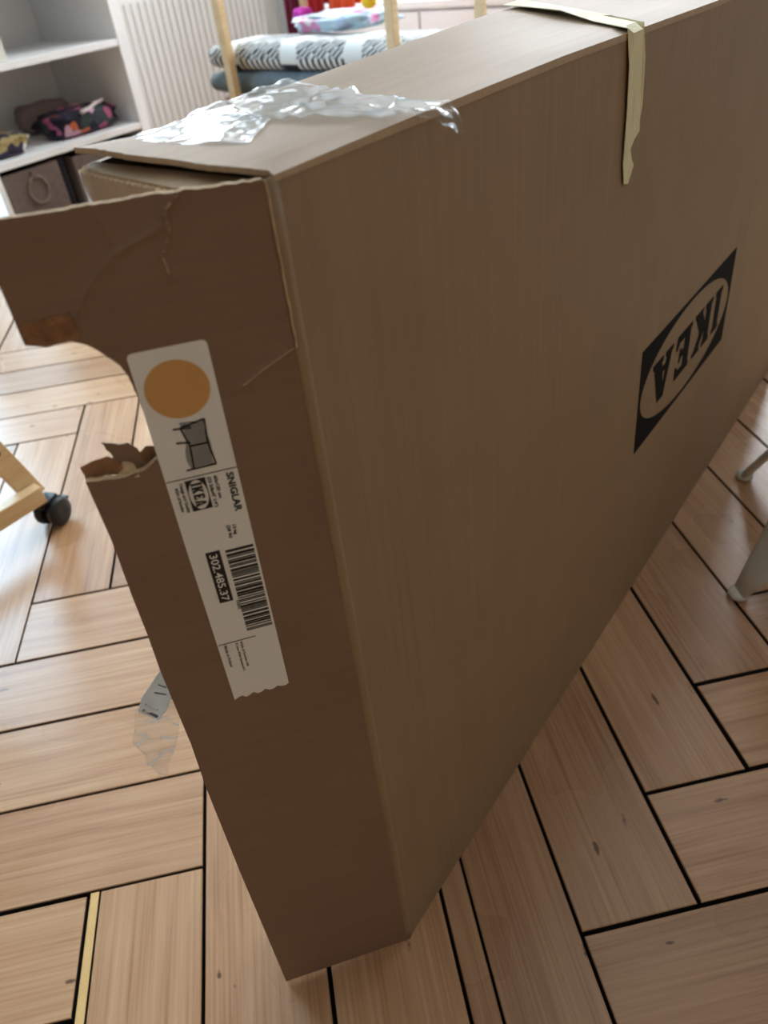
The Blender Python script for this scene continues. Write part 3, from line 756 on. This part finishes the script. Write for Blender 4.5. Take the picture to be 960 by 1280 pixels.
# loose plastic pouch hanging from the back of the flap
pouch = [(0.0990, 0.4400), (0.1022, 0.4340), (0.1200, 0.4115), (0.1260, 0.4039), (0.1343, 0.3817), (0.1355, 0.3706), (0.1330, 0.3655), (0.1325, 0.3482), (0.1300, 0.3420), (0.1254, 0.3430), (0.1170, 0.3560), (0.1109, 0.3699), (0.1060, 0.3850), (0.0980, 0.3950)]
def pouch_h(p): return -0.0065+0.0035*noise.noise(Vector((p.x*120, p.y*120, 7)))+0.0025*math.sin((p.x*0.8+p.y)*260)*max(0, (0.395-p.y)/0.05)
sheet('plastic_pouch', jag(pouch, True, 0.003, 0.0006, 31), lambda p, s: flap_pt(p.x+0.002, p.y-0.011, pouch_h(p)-(0.0001 if s else 0)), M_pouch, carton, 0.0001, 0.0022, smooth=True)['label'] = 'crumpled clear plastic pouch hanging behind the flap'
slip = [(0.1022, 0.4335), (0.1200, 0.4115), (0.1245, 0.4035), (0.1166, 0.3903), (0.1090, 0.3985), (0.1000, 0.4150)]
M_slip, nt_, b_ = nmat('thin_slip_paper')
b_.inputs['Base Color'].default_value = srgb(236, 236, 232); b_.inputs['Roughness'].default_value = 0.8
tl_ = N(nt_, 'ShaderNodeBsdfTranslucent'); tl_.inputs[0].default_value = srgb(236, 236, 232)
ms_ = N(nt_, 'ShaderNodeMixShader', Fac=0.35); nt_.links.new(b_.outputs[0], ms_.inputs[1]); nt_.links.new(tl_.outputs[0], ms_.inputs[2])
nt_.links.new(ms_.outputs[0], nt_.nodes['Material Output'].inputs['Surface'])
so = sheet('paper_slip', slip, lambda p, s: flap_pt(p.x+0.002, p.y-0.011, pouch_h(p)+(0.0002 if s else 0.0006)), M_slip, carton, 0.0003, 0.003, smooth=True)
so['label'] = 'white printed slip inside the pouch'
M_greyink = simple('grey_ink', srgb(120, 124, 130), 0.6, 0.1)
for (p, q, w) in (((0.1215, 0.4045), (0.1160, 0.3945), 0.0016), ((0.1190, 0.4075), (0.1140, 0.4015), 0.0010), ((0.1120, 0.4150), (0.1065, 0.4110), 0.0009), ((0.1080, 0.4215), (0.1045, 0.4190), 0.0009)):
    p = Vector(p); q = Vector(q); t = (q-p).normalized(); n = Vector((-t.y, t.x))*w/2
    sheet('printed_line', [p+n, q+n, q-n, p-n], lambda v, s: flap_pt(v.x+0.002, v.y-0.011, pouch_h(v)+(0.0006 if s else 0.0009)), M_greyink, so, 0.0003)

# ------------------------------------------------------------------ white shelf unit
SX0, SX1, SY0, SY1 = 1.035, 1.60, 2.20, 2.635
su = empty('shelf_unit', (1.32, 2.42, 0)); tag(su, 'low white open shelf unit beside the radiator', 'shelf')
iv = Vector((1.32, 2.42, 0))
def sbox(n, lo, hi, mat=M_white, bev=0.0015): return box(n, Vector(lo)-iv, Vector(hi)-iv, mat, su, bev)
TB = 0.020
sbox('side_panel', (SX0-TB, SY0, 0.0), (SX0, SY1, 0.90)); sbox('side_panel', (SX1-0.004, SY0, 0.0), (SX1+TB+0.012, SY1, 0.90))
for z in (0.03, 0.247, 0.495, 0.745, 0.88): sbox('shelf', (SX0, SY0+0.002, z-0.010), (SX1-0.004, SY1-0.008, z+0.010))
sbox('back_panel', (SX0, SY1-0.008, 0.0), (SX1-0.004, SY1, 0.90))
sbox('dark_upright', (1.262, SY0+0.03, 0.04), (1.278, SY1-0.008, 0.237), M_dark)  # dark navy upright set in the gap between the storage boxes
# fabric storage boxes in the bottom row
def storage(x0, x1, z1, label, ring=True):
    e = empty('storage_box', ((x0+x1)/2, SY0+0.16, 0.040)); tag(e, label, 'storage box', 'storage boxes in the bottom row of the shelf')
    c = Vector(((x0+x1)/2, SY0+0.16, 0.040)); y0, y1 = SY0+0.012, SY0+0.31
    f = lambda n, lo, hi, m=M_felt, b=0.003: box(n, Vector(lo)-c, Vector(hi)-c, m, e, b)
    f('front', (x0, y0, 0.0405), (x1, y0+0.006, z1)); f('back', (x0, y1-0.006, 0.0405), (x1, y1, z1))
    f('side', (x0, y0+0.006, 0.0405), (x0+0.006, y1-0.006, z1)); f('side', (x1-0.006, y0+0.006, 0.0405), (x1, y1-0.006, z1))
    f('base', (x0+0.006, y0+0.006, 0.0405), (x1-0.006, y1-0.006, 0.046), M_felt, 0.001)
    if ring:
        bm = bmesh.new(); cc = Vector(((x0+x1)/2+0.004, y0-0.0045, 0.158))-c
        tube(bm, [cc+Vector((0.034*math.cos(2*PI*k/28), 0.002*math.sin(k), 0.040*math.sin(2*PI*k/28))) for k in range(29)], 0.0040, 8)
        mesh_obj('ring_pull', bm, simple('taupe_cord', srgb(136, 120, 110), 0.9, 0.1), e, True)
        bm = bmesh.new(); bx(bm, (cc.x-0.008, cc.y-0.003, cc.z+0.034), (cc.x+0.008, cc.y+0.005, cc.z+0.056), 0.002); mesh_obj('pull_tab', bm, M_felt, e)
    return e
storage(1.044, 1.246, 0.222, 'taupe fabric storage box with a round cord pull on the shelf')
storage(1.300, 1.580, 0.215, 'taupe fabric storage box half hidden behind the carton corner', False)
# soft fabric pouches
def soft(name, c, size, mat, label, cat, group=None, seed=0, expo=0.6, wr=0.10, rz=0.0, smooth=True):
    bm = bmesh.new(); n, m = 36, 20
    def sp(v, e): return math.copysign(abs(v)**e, v)
    rings = []
    for j in range(1, m):
        ph = -PI/2+PI*j/m; r = []
        for i in range(n):
            th = 2*PI*i/n
            q = Vector((sp(math.cos(ph), expo)*sp(math.cos(th), expo), sp(math.cos(ph), expo)*sp(math.sin(th), expo), sp(math.sin(ph), expo*0.9)))
            k = 1+wr*noise.noise(q*2.2+Vector((seed, 0, 0)))*2+wr*0.5*noise.noise(q*6+Vector((seed, 3, 0)))
            q = Vector((q.x*size[0]*k, q.y*size[1]*k, q.z*size[2]*(k if q.z > 0 else 1)))
            r.append(bm.verts.new(q+Vector((0, 0, size[2]))))
        rings.append(r)
    for a, b in zip(rings, rings[1:]):
        for i in range(n): bm.faces.new((a[i], a[(i+1) % n], b[(i+1) % n], b[i]))
    bm.faces.new(rings[0]); bm.faces.new(rings[-1])
    for v in bm.verts: v.co.z = max(v.co.z, 0.0)
    o = mesh_obj(name, bm, mat, None, smooth); o.location = c; o.rotation_euler = (0, 0, rz)
    if label: tag(o, label, cat, group)
    return o
p1 = soft('fabric_pouch', (1.435, 2.325, 0.2575), (0.130, 0.085, 0.038), M_floralA, 'dark purple floral fabric bag slumped on the middle shelf', 'bag', 'fabric bags on the shelf', 2, 0.55, 0.10)
bm = bmesh.new(); tube(bm, [(-0.03+0.02*k, -0.085+0.006*k, 0.066+0.003*k+0.002*math.sin(k*2)) for k in range(7)], 0.006, 8); mesh_obj('pale_piping', bm, simple('pale_piping_cotton', srgb(214, 204, 200), 0.9), p1, True)
soft('folded_cloth', (1.43, 2.505, 0.2575), (0.10, 0.038, 0.044), M_mauve, 'mauve grey cloth bundle behind the purple floral bag', 'cloth', None, 8, 0.5, 0.08)
soft('fabric_pouch', (1.13, 2.33, 0.2575), (0.080, 0.09, 0.028), M_floralB, 'dark fabric bag with white flowers lying at the shelf end', 'bag', 'fabric bags on the shelf', 5, 0.55, 0.12)
e = empty('storage_carton', (1.125, 2.30, 0.5055)); tag(e, 'plain white storage carton standing on the upper shelf', 'box')
box('body', (-0.078, -0.085, 0.0), (0.078, 0.115, 0.16), M_whiteplastic, e, 0.002); box('lid', (-0.081, -0.088, 0.1601), (0.081, 0.118, 0.185), M_whiteplastic, e, 0.002)

# ------------------------------------------------------------------ radiator under the window
rad = empty('radiator', (2.16, 2.52, 0)); tag(rad, 'white ribbed panel radiator under the window', 'radiator')
RXa, RXb, RYf, RYb = 1.70, 2.56, 2.45, 2.545
rv = Vector((2.16, 2.52, 0))
def rbox(n, lo, hi, mat=M_rad, bev=0.0): return box(n, Vector(lo)-rv, Vector(hi)-rv, mat, rad, bev)
rbox('front_panel', (RXa, RYf, 0.10), (RXb, RYf+0.012, 0.60), M_rad, 0.004)
rbox('back_panel', (RXa, RYb-0.012, 0.10), (RXb, RYb, 0.60), M_rad, 0.004)
bm = bmesh.new(); pr = [(-0.0105, 0.0), (-0.0065, -0.0075), (0.0065, -0.0075), (0.0105, 0.0)]
lo_ = [bm.verts.new((x, y, 0.125)) for x, y in pr]; hi_ = [bm.verts.new((x, y, 0.575)) for x, y in pr]
for j in range(3): bm.faces.new((lo_[j], lo_[j+1], hi_[j+1], hi_[j]))
bm.faces.new(lo_); bm.faces.new(hi_)
lo2 = None
first = mesh_obj('rib', bm, M_rad, rad)
nr = 26
for k in range(nr):
    o = first if k == 0 else first.copy()
    if k: C.objects.link(o); o.parent = rad
    o.location = Vector((RXa+0.022+k*(RXb-RXa-0.044)/(nr-1), RYf+0.0002, 0))-rv
rbox('top_grille', (RXa-0.003, RYf-0.004, 0.601), (RXb+0.003, RYb+0.004, 0.613), M_rad, 0.003)
rbox('end_cover', (RXa-0.003, RYf+0.012, 0.11), (RXa, RYb-0.012, 0.60)); rbox('end_cover', (RXb, RYf+0.012, 0.11), (RXb+0.003, RYb-0.012, 0.60))
for xx in (1.85, 2.45): rbox('bracket', (xx-0.015, RYb, 0.15), (xx+0.015, RY1-0.001, 0.55))
bm = bmesh.new(); tube(bm, [Vector(q)-rv for q in ((2.575, 2.50, 0.001), (2.575, 2.50, 0.50), (2.570, 2.50, 0.53), (2.5635, 2.50, 0.535))], 0.009, 10); mesh_obj('pipe', bm, M_rad, rad, True)

# ------------------------------------------------------------------ pine rack with blankets
rack = empty('wooden_rack', (1.80, 1.40, 0)); tag(rack, 'slim pine rack of four square posts carrying folded blankets', 'rack')
kv = Vector((1.80, 1.40, 0))
for x, y in ((1.60, 1.706), (1.60, 1.097), (2.0, 1.728), (2.0, 1.075)):
    bm = bmesh.new(); bx(bm, (x-0.013-kv.x, y-0.013-kv.y, 0.001), (x+0.013-kv.x, y+0.013-kv.y, 1.15), 0.002); mesh_obj('post', bm, M_pine, rack)
def rail(a, b, w=0.022, h=0.022):
    bm = bmesh.new(); beam(bm, Vector(a)-kv, Vector(b)-kv, w, h, (0, 0, 1), 0.001); return mesh_obj('rail', bm, M_pine, rack)
for z in (0.27, 0.82):
    rail((1.6135, 1.706, z), (1.9865, 1.728, z)); rail((1.6135, 1.097, z), (1.9865, 1.075, z))
rail((2.0, 1.088, 1.13), (2.0, 1.714, 1.13)); rail((2.0, 1.088, 0.84), (2.0, 1.714, 0.84)); rail((2.0, 1.742, 0.84), (2.0, 1.85, 0.84))
for k in range(6):
    x = 1.635+0.064*k; bm = bmesh.new(); beam(bm, Vector((x, 1.075, 0.288))-kv, Vector((x, 1.73, 0.288))-kv, 0.04, 0.012, (0, 0, 1), 0.001); mesh_obj('slat', bm, M_pine, rack)
def folded(name, x0, x1, y0, y1, z0, z1, mat, label, group, seed, cat='blanket'):
    """folded textile with a rounded front fold"""
    bm = bmesh.new(); h = (z1-z0)/2; cz = (z0+z1)/2; prof = []
    for k in range(13):
        a = PI/2+PI*k/12; prof.append((x0+h*0.9+h*0.9*math.cos(a), h*math.sin(a)))
    prof += [(x1-0.01, -h), (x1, -h*0.5), (x1, h*0.5), (x1-0.01, h)]
    n = 30; rings = []
    for i in range(n+1):
        y = y0+(y1-y0)*i/n; e = min(i, n-i); sc = 1.0 if e > 1 else (0.93 if e == 1 else 0.78)
        rings.append([bm.verts.new((px-(x0+x1)/2+0.003*noise.noise(Vector((y*9, seed, pz*20))), y-(y0+y1)/2+0.002*noise.noise(Vector((pz*60, px*30, seed))), pz*sc+(0.004*noise.noise(Vector((y*6, px*6, seed))) if pz > 0 else 0))) for px, pz in prof])
    m = len(prof)
    for a, b in zip(rings, rings[1:]):
        for k in range(m): bm.faces.new((a[k], a[(k+1) % m], b[(k+1) % m], b[k]))
    bm.faces.new(rings[0]); bm.faces.new(rings[-1])
    o = mesh_obj(name, bm, mat, None, True); o.location = ((x0+x1)/2, (y0+y1)/2, cz); tag(o, label, cat, group)
    return o
G = 'folded blankets stacked on the pine rack'
folded('folded_blanket', 1.632, 1.96, 0.86, 1.79, 0.2955, 0.3405, M_stripe, 'striped rust and white folded blanket at the bottom of the rack stack', G, 1)
folded('folded_blanket', 1.628, 1.97, 0.84, 1.835, 0.3425, 0.4035, M_greyblue, 'grey blue folded wool blanket under the black and white one', G, 2)
folded('folded_blanket', 1.625, 1.80, 0.80, 1.815, 0.4055, 0.4785, M_geo, 'black and white patterned folded blanket on the pine rack', G, 3)
soft('crumpled_cloth', (1.86, 1.46, 0.4795), (0.10, 0.15, 0.022), M_pastel, 'pastel printed cloth lying on the black and white blanket', 'cloth', None, 4, 0.6, 0.16)
soft('magenta_cloth', (1.915, 1.665, 0.4795), (0.035, 0.022, 0.026), M_magenta, 'small magenta cloth tucked beside the pastel printed cloth', 'cloth', None, 6, 0.7, 0.12)
# clothes hung over the rack's rear rail
def hanging(y0, y1, zlow, mat, label, seed):
    bm = bmesh.new(); n, m = 14, 16; g = []
    xs = 2.0
    prof = [(xs-0.014, zlow+(0.854-zlow)*k/m) for k in range(m+1)]+[(xs-0.008, 0.861), (xs+0.008, 0.861)]+[(xs+0.014, 0.854-(0.854-zlow-0.04)*k/m) for k in range(m+1)]
    for i in range(n+1):
        y = y0+(y1-y0)*i/n
        g.append([bm.verts.new((px+(-1 if px < xs else 1)*max(0, 0.012*math.sin(i*1.1+seed)*(0.9-pz)*2+0.004), y, pz)) for px, pz in prof])
    for a, b in zip(g, g[1:]):
        for k in range(len(prof)-1): bm.faces.new((a[k], a[k+1], b[k+1], b[k]))
    o = mesh_obj('hanging_cloth', bm, mat, None, True); s = o.modifiers.new('thickness', 'SOLIDIFY'); s.thickness = 0.002; s.offset = 1
    tag(o, label, 'cloth', 'cloths hung over the rack rail')
hanging(1.715-0.09, 1.70, 0.49, M_red, 'red cloth hung over the rear rail of the rack', 1)
hanging(1.50, 1.615, 0.485, M_orange, 'orange red cloth hung beside the red one on the rack', 2)
hanging(1.747, 1.805, 0.455, M_maroon, 'maroon cloth hung outside the rear left post of the rack', 3)
# yellow toy
t = empty('plush_toy', (1.84, 1.345, 0.4805)); tag(t, 'small yellow plush toy on the pastel cloth pile', 'toy')

# ------------------------------------------------------------------ low white cabinet at the back wall
cb = empty('low_cabinet', (2.70, 1.4, 0)); tag(cb, 'low white cabinet with a wide top against the back wall', 'cabinet')
def cbx(n, lo, hi, mat=M_white, par=None): return box(n, Vector(lo)-Vector((2.70, 1.4, 0)), Vector(hi)-Vector((2.70, 1.4, 0)), mat, par or cb, 0.002)
cbx('body', (2.55, 0.75, 0.04), (2.825, 2.10, 0.45)); cbx('top', (2.53, 0.73, 0.451), (2.828, 2.12, 0.475))
for k in range(3):
    d = cbx('door', (2.532, 0.76+0.445*k, 0.06), (2.549, 0.76+0.445*k+0.435, 0.44)); 
    cbx('knob', (2.515, 0.76+0.445*k+0.39, 0.30), (2.5315, 0.76+0.445*k+0.41, 0.32), M_whiteplastic, d)
cbx('plinth', (2.57, 0.77, 0.0005), (2.82, 2.08, 0.0395))

# ------------------------------------------------------------------ pine trolley frame on castors, left
tr = empty('wooden_trolley', (0.05, 0.87, 0)); tag(tr, 'pine frame on black castors standing at the left edge', 'trolley')
tv = Vector((0.05, 0.87, 0))
def tb(n, a, b, w, h, up=(0, 1, 0), bev=0.002):
    bm = bmesh.new(); beam(bm, Vector(a)-tv, Vector(b)-tv, w, h, up, bev); return mesh_obj(n, bm, M_pine, tr)
tb('post', (0.204, 0.872, 0.056), (0.075, 0.872, 0.52), 0.034, 0.022)
tb('post', (-0.104, 0.872, 0.056), (0.020, 0.872, 0.52), 0.034, 0.022)
tb('bottom_rail', (-0.10, 0.848, 0.068), (0.205, 0.848, 0.068), 0.030, 0.022)
bm = bmesh.new(); M = Matrix.Translation(Vector((0.1765, 0.8605, 0.155))-tv) @ Matrix.Rotation(PI/2, 4, 'X'); lathe(bm, [(0.0045, 0.0), (0.0045, 0.0012)], 14, M); mesh_obj('bolt_hole', bm, M_black, tr)
def castor(x, y, rot):
    e = empty('castor', (0, 0, 0)); e.parent = tr
    R_ = Matrix.Translation(Vector((x, y, 0.0))-tv) @ Matrix.Rotation(rot, 4, 'Z')
    for s in (-1, 1):
        bm = bmesh.new(); M = R_ @ Matrix.Translation((0, s*0.013, 0.0245)) @ Matrix.Rotation(PI/2, 4, 'X')
        lathe(bm, [(0.008, -0.0075), (0.020, -0.0078), (0.0235, -0.005), (0.0242, 0), (0.0235, 0.005), (0.020, 0.0078), (0.008, 0.0075)], 26, M)
        mesh_obj('wheel', bm, M_black, e, True)
    bm = bmesh.new(); n = 14; prof = []
    for k in range(n+1):
        a = -0.2+PI*0.85*k/n; prof.append((0.0262*math.cos(a), 0.0245+0.0262*math.sin(a)))
    A_ = [bm.verts.new(R_ @ Vector((px, -0.0055, pz))) for px, pz in prof]; B_ = [bm.verts.new(R_ @ Vector((px, 0.0055, pz))) for px, pz in prof]
    c0 = bm.verts.new(R_ @ Vector((0, -0.0055, 0.0245))); c1 = bm.verts.new(R_ @ Vector((0, 0.0055, 0.0245)))
    for k in range(n):
        bm.faces.new((A_[k], A_[k+1], B_[k+1], B_[k])); bm.faces.new((c0, A_[k+1], A_[k])); bm.faces.new((c1, B_[k], B_[k+1]))
    bm.faces.new((c0, A_[0], B_[0], c1)); bm.faces.new((c0, c1, B_[n], A_[n]))
    mesh_obj('housing', bm, M_black, e)
    bm = bmesh.new(); bx(bm, (-0.016, -0.012, 0.047), (0.012, 0.012, 0.053), 0.002, R_); mesh_obj('plate', bm, M_black, e)
    bm = bmesh.new(); bx(bm, (0.022, -0.009, 0.026), (0.034, 0.009, 0.031), 0.001, R_); mesh_obj('brake_lever', bm, M_black, e)
castor(0.212, 0.853, 0.35); castor(-0.105, 0.862, 0.35)

# ------------------------------------------------------------------ white stool, right
st = empty('stool', (0.74, -0.26, 0)); tag(st, 'white plastic stool with splayed legs, only two feet showing at the right edge', 'stool')
sv = Vector((0.74, -0.26, 0))
FEET = [((0.579, -0.121), (0.66, -0.215)), ((0.837, -0.056), (0.81, -0.19)), ((0.86, -0.42), (0.81, -0.33)), ((0.60, -0.42), (0.66, -0.33))]
for (fx, fy), (tx, ty) in FEET:
    bm = bmesh.new(); c = Vector((fx, fy, 0)); t_ = Vector((tx, ty, 0.272)); ax = (t_-c).normalized(); rd = Vector((ty-fy, fx-tx, 0)).normalized(); nn = ax.cross(rd)
    rings = []
    for k in range(9):
        u = k/8; w = 0.011+0.040*min(1, u*2.2); th = 0.006+0.003*u; p = c.lerp(t_, u)+Vector((0, 0, 0.004*(1-u)))
        rings.append([bm.verts.new(p+rd*w*math.copysign(abs(math.cos(2*PI*j/12))**0.7, math.cos(2*PI*j/12))+nn*th*math.sin(2*PI*j/12)-sv) for j in range(12)])
    for a, b in zip(rings, rings[1:]):
        for j in range(12): bm.faces.new((a[j], a[(j+1) % 12], b[(j+1) % 12], b[j]))
    bm.faces.new(rings[0]); bm.faces.new(rings[-1]); mesh_obj('leg', bm, M_whiteplastic, st, True)
    bm = bmesh.new(); M = Matrix.Translation(c-sv); lathe(bm, [(0.010, 0.0005), (0.0125, 0.002), (0.0125, 0.007), (0.009, 0.011), (0.003, 0.012)], 18, M); mesh_obj('foot', bm, M_whiteplastic, st, True)
bm = bmesh.new(); lathe(bm, [(0.10, 0.0), (0.148, 0.002), (0.152, 0.012), (0.148, 0.022), (0.05, 0.026)], 40, Matrix.Translation((0.735-sv.x, -0.27-sv.y, 0.273))); mesh_obj('seat', bm, M_whiteplastic, st, True)
# plush toy pieces
bm = bmesh.new()
bmesh.ops.create_uvsphere(bm, u_segments=18, v_segments=12, radius=0.022)
for v in bm.verts: v.co = Vector((v.co.x*0.9, v.co.y*1.1, v.co.z*0.9+0.0205+0.045))
mesh_obj('body', bm, M_yellow, t, True)
bm = bmesh.new(); bmesh.ops.create_uvsphere(bm, u_segments=16, v_segments=10, radius=0.016)
for v in bm.verts: v.co += Vector((0, -0.004, 0.092))
mesh_obj('head', bm, M_yellow, t, True)
